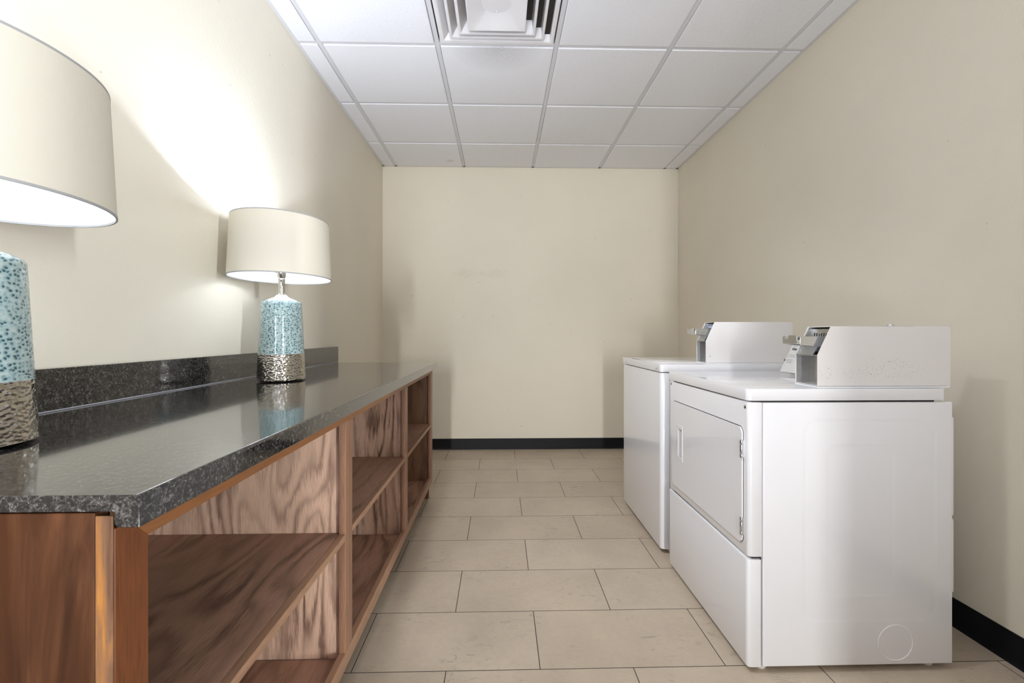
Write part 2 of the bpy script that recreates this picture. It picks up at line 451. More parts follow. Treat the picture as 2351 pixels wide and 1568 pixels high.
# ------------------------------------------------------------------ room
XL, XR, YB, YR, H = -1.10, 1.685, 4.28, -1.75, 2.65
structure(MB().box(XL - .12, XR + .12, YR - .12, YB + .12, -.1, 0).build('floor', M['floor']))
structure(MB().box(XL - .12, XL, YR - .12, YB + .12, 0, H + .15).build('wall_left', M['wall']))
structure(MB().box(XL, XR, YB, YB + .12, 0, H + .15).build('wall_back', M['wall_b']))
# right wall, with the open doorway to the corridor behind the camera
DY0, DY1, DZ = -1.55, -.50, 2.12
w = MB().box(XR, XR + .12, DY1, YB + .12, 0, H + .15).box(XR, XR + .12, YR - .12, DY0, 0, H + .15).box(XR, XR + .12, DY0, DY1, DZ, H + .15)
structure(w.build('wall_right', M['wall']))
# rear wall with the wide open entrance
WX0, WX1, WZ0, WZ1 = -.80, .45, .0, 2.35
w = MB().box(XL, WX0, YR - .12, YR, 0, H + .15).box(WX1, XR, YR - .12, YR, 0, H + .15)  .box(WX0, WX1, YR - .12, YR, WZ1, H + .15)
structure(w.build('wall_rear', M['wall']))

def base_profile(o=0.0): return [(0, 0), (.016, 0), (.012, .008), (.0075, .018), (.0065, .092), (.004, .1), (0, .1)]
structure(MB().prism([(YB - a, z) for a, z in base_profile()], 'x', XL + .001, XR - .001).build('baseboard_back', M['rubber'], smooth=True))
structure(MB().prism([(XR - a, z) for a, z in base_profile()], 'y', DY1, YB - .001).build('baseboard_right', M['rubber'], smooth=True))
structure(MB().prism([(XL + a, z) for a, z in base_profile()], 'y', 3.05, YB - .001).build('baseboard_left', M['rubber'], smooth=True))

# suspended ceiling: tiles in one mesh, the grid and the wall angle as its children
gx = [-.974, -.341, .304, .933, 1.553]
gy = [2.471 + .634 * k for k in range(-7, 3)]
ceil = structure(MB().box(XL - .12, XR + .12, YR - .12, YB + .12, H + .03, H + .15).build('ceiling', M['gap']))
tiles = MB(); bx = [XL] + gx + [XR]; by = [YR] + gy + [YB]
VENT = (2, gy.index(2.471))     # cell that holds the diffuser
for i in range(len(bx) - 1):
    for j in range(len(by) - 1):
        x0, x1, y0, y1 = bx[i], bx[i + 1], by[j], by[j + 1]
        if i == 2 and abs(y1 - 2.471) < .01: continue
        jx, jy = random.uniform(-.0012, .0012), random.uniform(-.0012, .0012)
        ex0 = .0135 if i > 0 else .020; ex1 = .0135 if i < len(bx) - 2 else .020
        ey0 = .0135 if j > 0 else .020; ey1 = .0135 if j < len(by) - 2 else .020
        tiles.box(x0 + ex0 + jx, x1 - ex1 + jx, y0 + ey0 + jy, y1 - ey1 + jy, H - .007 + random.uniform(-.001, .001), H + .014, .004, 2)
tiles.build('ceiling_tiles', M['tile'], ceil)
gr = MB()
for x in gx: gr.box(x - .0115, x + .0115, YR, YB, H - .002, H + .028)
for y in gy:
    for a, b_ in zip([XL] + gx, gx + [XR]): gr.box(a + (.012 if a != XL else 0), b_ - (.012 if b_ != XR else 0), y - .0115, y + .0115, H - .0015, H + .028)
gr.build('ceiling_grid', M['grid'], ceil)
an = MB()
an.box(XL, XL + .022, YR, YB, H - .002, H + .001).box(XR - .022, XR, YR, YB, H - .002, H + .001).box(XL, XR, YB - .022, YB, H - .002, H + .001)
an.build('wall_angle', M['grid'], ceil)

# ------------------------------------------------------------------ ceiling air diffuser
vb = ((gx[1] + gx[2]) / 2, 2.471 - .317, H)
vent = root('air_diffuser', vb, 'white square louvred air diffuser set in the ceiling grid above the aisle', 'vent')
def sq_ring(mb, prof, c):
    """square ring: prof = (half size, z, x offset) closed loop"""
    b = bmesh.new(); R = []
    for h, z, ox in prof: R.append([b.verts.new((c[0] + sx * h + ox, c[1] + sy * h, z)) for sx, sy in ((-1, -1), (1, -1), (1, 1), (-1, 1))])
    k = len(R)
    for q in range(k):
        A, B = R[q], R[(q + 1) % k]
        for i in range(4):
            j = (i + 1) % 4; b.faces.new((A[i], A[j], B[j], B[i]))
    bmesh.ops.recalc_face_normals(b, faces=b.faces[:])
    bmesh.ops.bevel(b, geom=[e for e in b.edges], offset=.0015, segments=2, affect='EDGES')
    mb._merge(b)
mb = MB(); sq_ring(mb, [(.303, H - .006, 0), (.303, H + .004, 0), (.288, H + .004, .002), (.262, H + .060, .024), (.258, H + .060, .024), (.280, H + .0, .002), (.288, H - .006, 0)], vb)
mb.build('vent_frame', M['vent'], vent, vb, True)
for hs, zz in ((.240, H - .016), (.190, H - .028)):
    mb = MB(); sq_ring(mb, [(hs + .007, zz, 0), (hs + .007, zz + .005, 0), (hs - .030, zz + .075, .020), (hs - .034, zz + .075, .020), (hs - .007, zz + .005, .002), (hs - .007, zz, 0)], vb)
    mb.build('louver', M['vent'], vent, vb, True)
# raised centre pan: flat rim rising to a round boss
b = bmesh.new(); hs = .143; z0 = H - .042; n = 48
outer, rim, disc, disc2 = [], [], [], []
for i in range(n):
    a = 2 * PI * i / n; ca, sa = math.cos(a), math.sin(a); k = 1 / max(abs(ca), abs(sa))
    outer.append(b.verts.new((vb[0] + hs * k * ca, vb[1] + hs * k * sa, z0)))
    rim.append(b.verts.new((vb[0] + (hs - .010) * k * ca, vb[1] + (hs - .010) * k * sa, z0 + .0)))
    disc.append(b.verts.new((vb[0] + .075 * ca, vb[1] + .075 * sa, z0 + .040)))
    disc2.append(b.verts.new((vb[0] + .068 * ca, vb[1] + .068 * sa, z0 + .040)))
for A, B in ((outer, rim), (rim, disc), (disc, disc2)):
    for i in range(n):
        j = (i + 1) % n; b.faces.new((A[i], A[j], B[j], B[i]))
b.faces.new(disc2)
r = bmesh.ops.extrude_face_region(b, geom=b.faces[:])
for v in [q for q in r['geom'] if isinstance(q, bmesh.types.BMVert)]: v.co.z += .0015
bmesh.ops.recalc_face_normals(b, faces=b.faces[:])
mb = MB(); mb._merge(b)
pan = mb.build('centre_pan', M['vent'], vent, vb, True)
MB().lathe([(0.0001, -.004), (.003, -.0033), (.0045, -.0015), (.005, .001)], (vb[0], vb[1] + .06, z0 + .0385), 20).build('screw', M['vent'], pan, vb, True)
MB().box(vb[0] - .29, vb[0] + .29, vb[1] - .29, vb[1] + .29, H + .075, H + .085).build('duct_interior', M['duct'], vent, vb)

# ------------------------------------------------------------------ counter top
CX, CZ = -.42, .893     # front edge, top height
cb = (XL + .34, 1.79, CZ - .0195)
counter = root('countertop', cb, 'long speckled black laminate countertop lying on the open wooden cabinet, lamps on it', 'countertop')
CY0, CY1 = .540, 3.03
# slab and built-up front lip in one profile (x, z)
prof = [(XL + .002, CZ - .0195), (-.4485, CZ - .0195), (-.4485, CZ - .033), (-.4465, CZ - .0365), (-.443, CZ - .038), (CX, CZ - .038), (CX, CZ - .004), (CX - .0012, CZ - .0012), (CX - .004, CZ), (XL + .002, CZ)]
mb = MB(); mb.prism(prof, 'y', CY0, CY1, .0008, 1)
slab = mb.build('slab', M['granite'], counter, cb)
MB().box(XL + .002, XL + .021, CY0 + .004, CY1 + .03, CZ, CZ + .104, .0012, 2).build('backsplash', M['granite'], counter, cb)
MB().box(XL + .020, XL + .0245, CY0 + .004, CY1, CZ, CZ + .0035, .001, 1).build('caulk_line', M['caulk'], counter, cb)

# ------------------------------------------------------------------ open cabinet
kb = (-.76, 1.79, 0)
cab = root('open_shelf_cabinet', kb, 'long stained oak cabinet with three open bays under the black countertop', 'cabinet')
FX, TH = -.45, .020        # front plane of the face frame
Z0, ZT = .106, CZ - .0215
Y = [(.543, .594), (1.335, 1.395), (2.165, 2.222), (2.960, 3.022)]
# end panels
MB().box(XL + .005, FX - TH - .0012, .5402, .5625, 0.0, ZT + .0005, .001, 1).build('end_panel', M['worn'], cab, kb)
MB().box(XL + .005, FX - TH - .0005, 3.003, 3.022, .0, ZT, .001, 1).build('end_panel', M['ply_v3'], cab, kb)
# face frame: the near stile is mitred into the top rail
ZR = .824                                          # lower edge of the top rail
ZTR = CZ - .040                                    # upper edge of the rail (tucked behind the lip)
m_ = [(Y[0][0], Z0), (Y[0][1], Z0), (Y[0][1], ZR), (Y[0][1] - .0305, ZTR), (Y[0][0], ZTR)]
post = MB().prism(m_, 'x', FX - TH + .0005, FX, .0008, 1).build('stile', M['post'], cab, kb)
post['label'] = 'smooth orange-brown corner stile'
MB().box(FX - TH - .0003, FX - .0006, .5402, .5430, Z0, ZT - .003, .0006, 1).build('stile_edge', M['edge'], cab, kb)['label'] = 'worn orange edge strip'
for k in (1, 2, 3):
    MB().box(FX - TH, FX, Y[k][0], Y[k][1], Z0 + .045, ZR, .0012, 2).build('stile', M['stile'], cab, kb)
tr = [(Y[0][1] - .0305, ZTR), (Y[0][1], ZR), (Y[3][1], ZR), (Y[3][1], ZTR)]
MB().prism(tr, 'x', FX - TH, FX, .0008, 1).build('top_rail', M['rail_top'], cab, kb)
MB().box(FX - TH, FX, Y[0][1], Y[3][1], Z0, Z0 + .045, .0015, 2).build('bottom_rail', M['rail'], cab, kb)
# dividers, set back a little behind each stile
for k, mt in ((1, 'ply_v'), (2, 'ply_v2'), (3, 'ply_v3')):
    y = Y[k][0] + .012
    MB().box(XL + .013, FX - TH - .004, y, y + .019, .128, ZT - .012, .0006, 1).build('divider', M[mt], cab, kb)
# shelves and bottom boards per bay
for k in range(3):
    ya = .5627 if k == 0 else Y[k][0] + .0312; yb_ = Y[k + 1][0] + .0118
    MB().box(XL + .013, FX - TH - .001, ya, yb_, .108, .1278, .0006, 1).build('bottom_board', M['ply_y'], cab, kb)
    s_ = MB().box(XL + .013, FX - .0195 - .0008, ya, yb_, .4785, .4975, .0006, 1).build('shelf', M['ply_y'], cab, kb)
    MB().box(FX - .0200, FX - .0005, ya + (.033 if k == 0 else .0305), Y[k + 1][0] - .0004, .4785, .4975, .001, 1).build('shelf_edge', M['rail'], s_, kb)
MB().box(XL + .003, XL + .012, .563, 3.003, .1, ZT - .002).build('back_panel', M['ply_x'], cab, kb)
MB().box(-.545, -.53, .563, 3.0, 0.0, .1055).build('toe_kick', M['kick'], cab, kb)

# ------------------------------------------------------------------ lamps
LZ = CZ + .0004
lb = (-.885, 1.865, LZ)
lamp = root('table_lamp', lb, 'aqua and silver ceramic table lamp at the far part of the counter, whole in view', 'lamp', 'table lamps on the counter')
OX, OY = .88, 1.0
c0 = (lb[0], lb[1], lb[2])
base_r = lambda z: .099 - .0165 * (z / .318)
zs = [i * .006 for i in range(0, 18)]
prof = [(.0001, .002), (.090, .002), (.0935, .004)] + [(base_r(z) * 1.0, z + .006) for z in zs]
silver = MB().lathe(prof, c0, 96, OX, OY).build('silver_foot', M['hammer'], lamp, lb, True)
zt = zs[-1] + .006
prof = [(base_r(zt - .006), zt - .0005)] + [(base_r(z), z) for z in [zt + .004 + i * .012 for i in range(17)]]
zl = prof[-1][1]
prof += [(base_r(zl) - .0005, zl + .006), (base_r(zl) - .004, zl + .011), (.068, zl + .0175), (.050, zl + .024), (.036, zl + .029), (.028, zl + .033), (.0235, zl + .0375), (.021, zl + .040), (.0001, zl + .040)]
body = MB().lathe(prof, c0, 96, OX, OY).build('ceramic_body', M['ceramic'], lamp, lb, True)
zn = zl + .039
MB().lathe([(.0145, zn), (.0145, zn + .004), (.0125, zn + .006), (.0125, zn + .060), (.0135, zn + .062), (.0135, zn + .066), (.0001, zn + .066)], c0, 32).build('neck', M['chrome'], lamp, lb, True)
zk = zn + .066
sock = MB().lathe([(.009, zk), (.016, zk + .010), (.0165, zk + .050), (.013, zk + .054), (.0001, zk + .054)], c0, 24).build('socket', M['chrome'], lamp, lb, True)
MB().cyl((c0[0] - .012, c0[1] + .006, c0[2] + zk + .030), (c0[0] - .028, c0[1] + .012, c0[2] + zk + .030), .0032, 12).build('switch_knob', M['dark'], sock, lb, True)
# harp and finial
ZB = 1.305 - LZ; ZTp = 1.536 - LZ; a0, b0 = .183, .217
hp = [(c0[0], c0[1] + .012 + (.045 * math.sin(PI * t)) * 1, c0[2] + zk + .004 + (ZTp - .012 - zk) * t) for t in [i / 14 for i in range(15)]]
hp2 = [(p[0], 2 * c0[1] - p[1], p[2]) for p in hp]
hp[-1] = (c0[0], c0[1], hp[-1][2]); hp2[-1] = hp[-1]
MB().tube(hp, .0016).tube(hp2, .0016).build('harp', M['chrome'], lamp, lb, True)
# shade: outer cloth, white liner, trims, spider
def shade_ring(pr): return MB().lathe(pr, c0, 128, a0 / .2, b0 / .2)
tp = .945
cloth = shade_ring([(.2, ZB), (.2 * tp, ZTp), (.2 * tp - .0012, ZTp), (.1988, ZB)])
so = MB().lathe([(.2, ZB), (.2 * tp, ZTp), (.2 * tp - .0010, ZTp), (.1990, ZB)], c0, 128, a0 / .2, b0 / .2, closed=True).build('lamp_shade', M['shade'], lamp, lb, True)
MB().lathe([(.1985, ZB + .002), (.2 * tp - .0016, ZTp - .002), (.2 * tp - .0022, ZTp - .002), (.1978, ZB + .002)], c0, 128, a0 / .2, b0 / .2, closed=True).build('shade_liner', M['liner'], so, lb, True)
MB().lathe([(.2004, ZB - .0012), (.2006, ZB + .003), (.1975, ZB + .003), (.1975, ZB - .0012)], c0, 128, a0 / .2, b0 / .2, closed=True).build('shade_trim', M['grey_trim'], so, lb, True)
MB().lathe([(.2 * tp + .0004, ZTp - .003), (.2 * tp + .0004, ZTp + .0012), (.2 * tp - .0025, ZTp + .0012), (.2 * tp - .0025, ZTp - .003)], c0, 128, a0 / .2, b0 / .2, closed=True).build('shade_trim', M['grey_trim'], so, lb, True)
sp = MB()
for k in range(3):
    a = PI / 2 + 2 * PI * k / 3
    sp.tube([(c0[0], c0[1], c0[2] + ZTp - .010), (c0[0] + a0 * tp * .985 * math.cos(a), c0[1] + b0 * tp * .985 * math.sin(a), c0[2] + ZTp - .004)], .0013, 6)
sp.lathe([(.0001, ZTp + .010), (.006, ZTp + .006), (.004, ZTp + .001), (.011, ZTp - .004), (.011, ZTp - .012), (.0001, ZTp - .012)], c0, 20)
sp.build('spider', M['chrome'], so, lb, True)
# LED bulb, a lit lamp
bm_, nt_, bs_ = new_mat('lit_bulb'); bs_.inputs['Base Color'].default_value = (1, 1, 1, 1)
bs_.inputs['Emission Color'].default_value = (.93, .98, 1, 1); bs_.inputs['Emission Strength'].default_value = 420
BULB = bs_
zb_ = zk + .052
MB().lathe([(.0125, zb_), (.014, zb_ + .012), (.021, zb_ + .030), (.0215, zb_ + .038)], c0, 32).build('bulb_collar', M['cons'], lamp, lb, True)
bo = MB().lathe([(.0215, zb_ + .038), (.0285, zb_ + .052), (.031, zb_ + .064), (.030, zb_ + .073)], c0, 32).build('bulb', bm_, lamp, lb, True)
fm_, nt2_, FACE = new_mat('lit_bulb_face'); FACE.inputs['Base Color'].default_value = (1, 1, 1, 1)
MB().lathe([(.030, zb_ + .073), (.022, zb_ + .077), (.0001, zb_ + .078)], c0, 32).build('bulb_face', fm_, bo, lb, True)
NEAR_MATS = []
near = copy_tree(lamp); near.location = (-.885, .765, LZ)
for ch in near.children:
    for q in [ch] + list(ch.children):
        if q.name.startswith('bulb') and q.data.materials[0].name.startswith('lit_bulb'):
            q.data = q.data.copy(); q.data.materials[0] = (dm := q.data.materials[0].copy()); NEAR_MATS.append(dm)
near['label'] = 'aqua and silver ceramic table lamp nearest the camera, cut off by the left picture edge'

# ------------------------------------------------------------------ laundry machines
FXM = .785                         # front plane of the machines
def rounded_front(mb, x0, x1, y0, y1, z0, z1, r, seg=6):
    """box whose two front vertical edges (at x0) are rounded"""
    poly = []
    for k in range(seg + 1):
        a = PI / 2 * k / seg; poly.append((x0 + r - r * math.cos(a), y1 - r + r * math.sin(a)))
    poly += [(x1, y1), (x1, y0)]
    for k in range(seg + 1):
        a = PI / 2 * k / seg; poly.append((x0 + r - r * math.sin(a), y0 + r - r * math.cos(a)))
    mb.prism(poly, 'z', z0, z1, .0022, 2)
    return mb
def rrect(y0, y1, z0, z1, r, n=6):
    p = []
    for (cy, cz, a0_) in ((y1 - r, z1 - r, 0), (y0 + r, z1 - r, PI / 2), (y0 + r, z0 + r, PI), (y1 - r, z0 + r, 1.5 * PI)):
        for k in range(n + 1):
            a = a0_ + PI / 2 * k / n; p.append((cy + r * math.cos(a), cz + r * math.sin(a)))
    return p
def screw(parent, base, p, axis, r=.0066, mat='steel'):
    d = Vector(axis)
    p = Vector(p)
    mb = MB().cyl(p - d * .002, p + d * .0012, r, 20, r * .96, 0).cyl(p + d * .0012, p + d * .0026, r * .9, 20, r * .45)
    return mb.build('screw', M[mat], parent, base, True)

def coin_box(rt, base, y0, y1, zb, zt_, xf, xb, zk_, xt, side_mat, label_blue, sidescr):
    """bare sheet-metal coin meter case, open to the front; slide, vault door and mounting plate are its pieces"""
    t = .0022
    prof = [(xf, zb), (xf, zk_), (xt, zt_), (xb, zt_), (xb, zb)]
    mb = MB()
    mb.prism(prof, 'y', y0, y0 + t); mb.prism(prof, 'y', y1 - t, y1)
    mb.box(xt + .0005, xb, y0 + t, y1 - t, zt_ - t, zt_)          # top
    mb.box(xb - t, xb, y0 + t, y1 - t, zb, zt_ - t)                # back
    mb.box(xf, xb, y0 + t, y1 - t, zb, zb + t)                     # floor plate
    case = mb.build('coin_box', side_mat, rt, base)
    # base flange that carries the case
    MB().box(xf, xb - .002, y0 - .0012, y1 + .001, zb - .0065, zb - .0012, .0008, 1).build('mounting_flange', M['enamel'], case, base)
    # mid flange and sloped guard under the slide
    dx = (xt - xf) / (zt_ - zk_)
    zs_ = zk_ + .040
    sl = MB().box(xf + .001, xf + .014, y0 + t, y1 - t, zk_ - .003, zk_ - .0005)
    sl.prism([(xf + .004, zk_ - .001), (xf + .006, zk_ - .001), (xf + .006 + dx * .04 + .008, zs_), (xf + .004 + dx * .04 + .008, zs_)], 'y', y0 + t + .028, y1 - t)
    sl.build('sloped_guard', M['galv'], case, base)
    # recessed vault door
    MB().box(xf + .060, xf + .066, y0 + t, y1 - t, zb + t, zk_ - .002).build('vault_door', M['galv'], case, base)
    for zz in (zk_ - .018, zb + .022): MB().cyl((xf + .052, y0 + .022, zz), (xf + .061, y0 + .022, zz), .0075, 16, None, .001).build('vault_lock', M['steel'], case, base, True)
    # upper mounting plate
    xp = xt + .012
    MB().box(xp, xp + .003, y0 + t, y1 - t, zk_ + .010, zt_ - t - .006).build('slide_plate', M['galv'] if label_blue else M['steel'], case, base)
    # coin slide: channel, head, push face, slots
    yc = (y0 + y1) / 2; zc = zk_ + .048; hx0 = xf - .062
    hx0 = xf - .056; bx0 = hx0 + .016
    ch = MB()
    dxs = .022
    side = [(bx0, zc - .016), (xt - .014, zc - .022), (xt + .020, zc - .022), (xt + .020, zc + .013), (bx0, zc + .012)]
    ch.prism(side, 'y', yc - .034, yc - .031, .0006, 1).prism(side, 'y', yc + .031, yc + .034, .0006, 1)
    ch.box(bx0, xt + .020, yc - .0312, yc + .0312, zc - .0155, zc - .0125)
    ch.box(bx0 + .004, xt + .020, yc - .0312, yc + .0312, zc + .004, zc + .007)
    ch.build('coin_slide', M['steel'], case, base)
    hd = MB()
    # push face with its thumb notch, folded lower lip and end flange
    face = [(yc - .037, zc - .012), (yc + .037, zc - .012), (yc + .037, zc + .011), (yc + .032, zc + .014), (yc + .026, zc + .014), (yc + .019, zc + .004), (yc + .010, zc + .004), (yc + .004, zc + .016), (yc - .033, zc + .016), (yc - .037, zc + .012)]
    hd.prism(face, 'x', hx0, hx0 + .0035, .0006, 1)
    hd.box(hx0 + .001, bx0, yc - .036, yc + .036, zc - .014, zc - .0105, .001, 2)
    hd.box(bx0 - .005, bx0 + .0005, yc - .038, yc + .038, zc - .017, zc + .0125, .0015, 2)
    hd.box(hx0 + .003, bx0 - .004, yc - .0365, yc - .034, zc - .012, zc + .002, .0006, 1)
    hd.build('slide_handle', M['steel'], case, base, True)
    MB().box(xf + .004, xb - .05, y1 - t - .0014, y1 - t - .0002, zb + t + .001, zt_ - t - .001).build('inner_liner', M['galv'], case, base) if False else None
    ln = [(xf + .002, zb + .003), (xf + .002, zk_ - .002), (xt + .002, zt_ - .0035), (xt + .05, zt_ - .0035), (xt + .05, zb + .003)]
    MB().prism(ln, 'y', y1 - t - .0014, y1 - t - .0002).build('inner_liner', M['galv'], case, base)
    sb = MB()
    for k in range(8):
        yy = y0 + .016 + k * (y1 - y0 - .032) / 7
        sb.prism([(yy - .003, zc + .010), (yy + .001, zc + .010), (yy + .001, zc + .014), (yy - .0005, zc + .024), (yy - .003, zc + .024), (yy - .0015, zc + .014)], 'x', xp - .0012, xp)
    if label_blue:
        lab = MB().box(xp - .0016, xp - .0004, y0 + .020, y1 - .012, zc + .012, zc + .034).build('price_label', M['blue'], case, base)
        wq = MB(); yy = y1 - .018
        for k in range(9):
            wd = random.uniform(.004, .007); hh = random.choice((.010, .013, .013))
            wq.box(xp - .0022, xp - .0017, yy - wd, yy, zc + .017, zc + .017 + hh); yy -= wd + .0022
        wq.build('label_print', M['white'], case, base)
    else:
        sb.build('coin_slots', M['slot'], case, base)
        for yy in (y0 + .03, y1 - .045): MB().cyl((xp - .003, yy, zt_ - .022), (xp, yy, zt_ - .022), .003, 12).build('rivet', M['steel'], case, base, True)
    # cylinder lock on the lid
    if not label_blue:
        MB().box(xt + .20, xt + .29, y0 + .02, y1 - .02, zt_, zt_ + .0015).cyl((xt + .243, yc, zt_ + .0015), (xt + .243, yc, zt_ + .0075), .011, 24, .008).build('lid_lock', M['steel'], case, base, True)
        kb_ = MB().lathe([(.0001, .006), (.006, .004), (.007, 0)], (0, 0, 0), 16)
        kb_.bm.free()
        MB().cyl((xb, y0 + .03, zb + .075), (xb + .006, y0 + .03, zb + .075), .006, 16).cyl((xb, y0 + .03, zb + .060), (xb + .006, y0 + .03, zb + .060), .006, 16).build('rear_bolt', M['steel'], case, base, True)
    if sidescr: screw(case, base, (xf + .022, y0, zb + .032), (0, -1, 0), .0016, 'dark')
    return case

def machine(name, label, cat, y0, y1, ztop, xback, dryer):
    base = (FXM + .32, (y0 + y1) / 2, 0)
    rt = root(name, base, label, cat)
    zb = .022
    zl = ztop - .040                                     # underside of the work top
    xb = xback
    # work top
    mb = rounded_front(MB(), FXM - .002, xb - .030, y0 - .002, y1 + .002, zl + .002, ztop, .016)
    top = mb.build('work_top', M['enamel'], rt, base, True)
    # side shell
    body = MB().box(FXM + .049, xb, y0, y1, zb, zl - .004, .004, 3)
    body.build('cabinet_shell', M['enamel_side'] if dryer else M['enamel'], rt, base, True)
    MB().box(FXM + .02, xb - .05, y0 + .012, y1 - .012, zb + .02, zl + .002).build('inner_frame', M['dark'], rt, base)
    for za, zc_ in ((.485, .812), (.235, .480)):
        MB().box(xb - .004, xb + .028, y0 + .020, y1 - .02, za, zc_, .008, 3).build('rear_panel', M['enamel'], rt, base, True)
    # feet
    for fy in (y0 + .035, y1 - .035):
        for fx in (FXM + .060, xb - .055):
            MB().lathe([(.0001, .0), (.013, .0), (.016, .004), (.016, .012), (.009, .016), (.009, zb + .004)], (fx, fy, 0), 20).build('foot', M['cons'], rt, base, True)
    if dryer:
        up = rounded_front(MB(), FXM + .002, FXM + .046, y0, y1, .372, zl - .003, .014)
        upo = up.build('front_panel', M['enamel'], rt, base, True)
        lo = rounded_front(MB(), FXM + .000, FXM + .044, y0 + .002, y1 - .002, .020, .362, .012)
        lo.build('toe_panel', M['enamel'], rt, base, True)
        screw(upo, base, (FXM + .002, y0 + .020, .846), (-1, 0, 0)); screw(upo, base, (FXM + .002, y1 - .028, .852), (-1, 0, 0))
        # door in a pressed rounded surround
        dy0, dy1, dz0, dz1 = y0 + .030, y1 - .050, .402, .778
        MB().prism(rrect(dy0 - .0018, dy1 + .0018, dz0 - .0016, dz1 + .0022, .024), 'x', FXM + .0010, FXM + .0022).build('door_gasket', M['gap'], rt, base)
        hy, hz0, hz1 = y1 - .145, .545, .665
        # door leaf with a real pocket for the hand
        b = bmesh.new()
        o_ = rrect(dy0, dy1, dz0, dz1, .022); i_ = rrect(hy - .026, hy + .026, hz0 - .010, hz1 + .010, .006)
        ys = lambda L, x: [b.verts.new((x, p[0], p[1])) for p in L]
        O0, O1 = ys(o_, FXM - .004), ys(o_, FXM + .0012)
        I0, I1 = ys(i_, FXM - .004), ys(rrect(hy - .022, hy + .022, hz0 - .004, hz1 + .004, .004), FXM + .0006)
        for A, B in ((O0, O1), (I0, I1)):
            for k in range(len(A)):
                j = (k + 1) % len(A); b.faces.new((A[k], A[j], B[j], B[k]))
        es = [b.edges.new((L[k], L[(k + 1) % len(L)])) if not b.edges.get((L[k], L[(k + 1) % len(L)])) else b.edges.get((L[k], L[(k + 1) % len(L)])) for L in (O0, I0) for k in range(len(L))]
        bmesh.ops.triangle_fill(b, edges=es, use_beauty=True)
        b.faces.new(I1)
        bmesh.ops.recalc_face_normals(b, faces=b.faces[:])
        mb = MB(); mb._merge(b)
        door = mb.build('door', M['enamel'], rt, base)
        mo = door.modifiers.new('edge', 'BEVEL'); mo.width = .002; mo.segments = 3; mo.limit_method = 'ANGLE'; mo.angle_limit = math.radians(50)
        # raised rim of the hand pocket
        fr = MB()
        for (a, b2, c, d) in ((hy - .027, hy + .027, hz1, hz1 + .016), (hy - .027, hy + .027, hz0 - .016, hz0), (hy - .027, hy - .019, hz0, hz1), (hy + .019, hy + .027, hz0, hz1)):
            fr.box(FXM - .0062, FXM - .0035, a, b2, c, d, .001, 1)
        fr.build('hand_pocket', M['cons'], door, base)
        MB().box(FXM - .0002, FXM + .0004, hy - .0185, hy + .0185, hz0 + .001, hz1 - .001).build('pocket_liner', M['pocket'], door, base)
        for hz in (.709, .459):
            hg = MB()
            for q, (za, zc_) in enumerate(((-.029, -.016), (-.015, .014), (.015, .029))):
                hg.cyl((FXM - .0058, dy0 - .001, hz + za), (FXM - .0058, dy0 - .001, hz + zc_), .0044, 16, None, .0008)
            hg.box(FXM - .0052, FXM - .0036, dy0 - .001, dy0 + .005, hz - .016, hz + .014)
            hg.box(FXM - .0045, FXM + .0022, dy0 - .0035, dy0 - .002, hz - .028, hz + .028)
            hg.build('hinge', M['steel'], door, base, True)
        # knock-out disc for a side vent: a pressed ring
        kc = (1.264, y0, .092); rg = MB()
        b = bmesh.new(); n = 64
        R = []
        for r_, dyy in ((.0545, .0), (.0555, -.0009), (.0575, -.0009), (.0585, .0)):
            R.append([b.verts.new((kc[0] + r_ * math.cos(2 * PI * i / n), kc[1] + dyy, kc[2] + r_ * math.sin(2 * PI * i / n))) for i in range(n)])
        for A, B in zip(R, R[1:]):
            for i in range(n):
                j = (i + 1) % n; b.faces.new((A[i], A[j], B[j], B[i]))
        bmesh.ops.recalc_face_normals(b, faces=b.faces[:])
        rg._merge(b); rg.build('vent_knockout', M['enamel'], rt, base, True)
    else:
        f = rounded_front(MB(), FXM + .002, FXM + .046, y0, y1, .024, zl - .002, .022)
        f.build('front_panel', M['enamel'], rt, base, True)
        for yy in (y0 + .055, y1 - .10): screw(top, base, (FXM - .002, yy, zl + .016), (-1, 0, 0), .0042)
        # lift-up lid
        lid = MB().box(FXM + .030, 1.25, y0 + .085, y1 - .085, ztop, ztop + .0035, .0016, 2).build('lid', M['enamel'], rt, base, True)
        MB().cyl((1.19, y0 + .14, ztop + .0035), (1.19, y0 + .14, ztop + .0042), .010, 20).build('lid_emblem', M['print2'], lid, base)
    # sloped control console between the coin box and the far side
    xc0, xc1 = 1.282, 1.345
    cz0, cz1 = ztop + .001, ztop + .132
    poly = [(xc0, cz0 + .002), (xc1, cz1), (xb - .04, cz1), (xb - .04, cz0)]
    cons = MB().prism(poly, 'y', y0 + .135, y1 - .045, .002, 2).build('control_console', M['cons'], rt, base, True)
    def onp(yy, s): # point on the sloped face, s metres up the slope
        L = math.hypot(xc1 - xc0, cz1 - cz0 - .002); k = s / L
        return Vector((xc0 + (xc1 - xc0) * k, yy, cz0 + .002 + (cz1 - cz0 - .002) * k))
    nrm = Vector((-(cz1 - cz0), 0, (xc1 - xc0))).normalized()
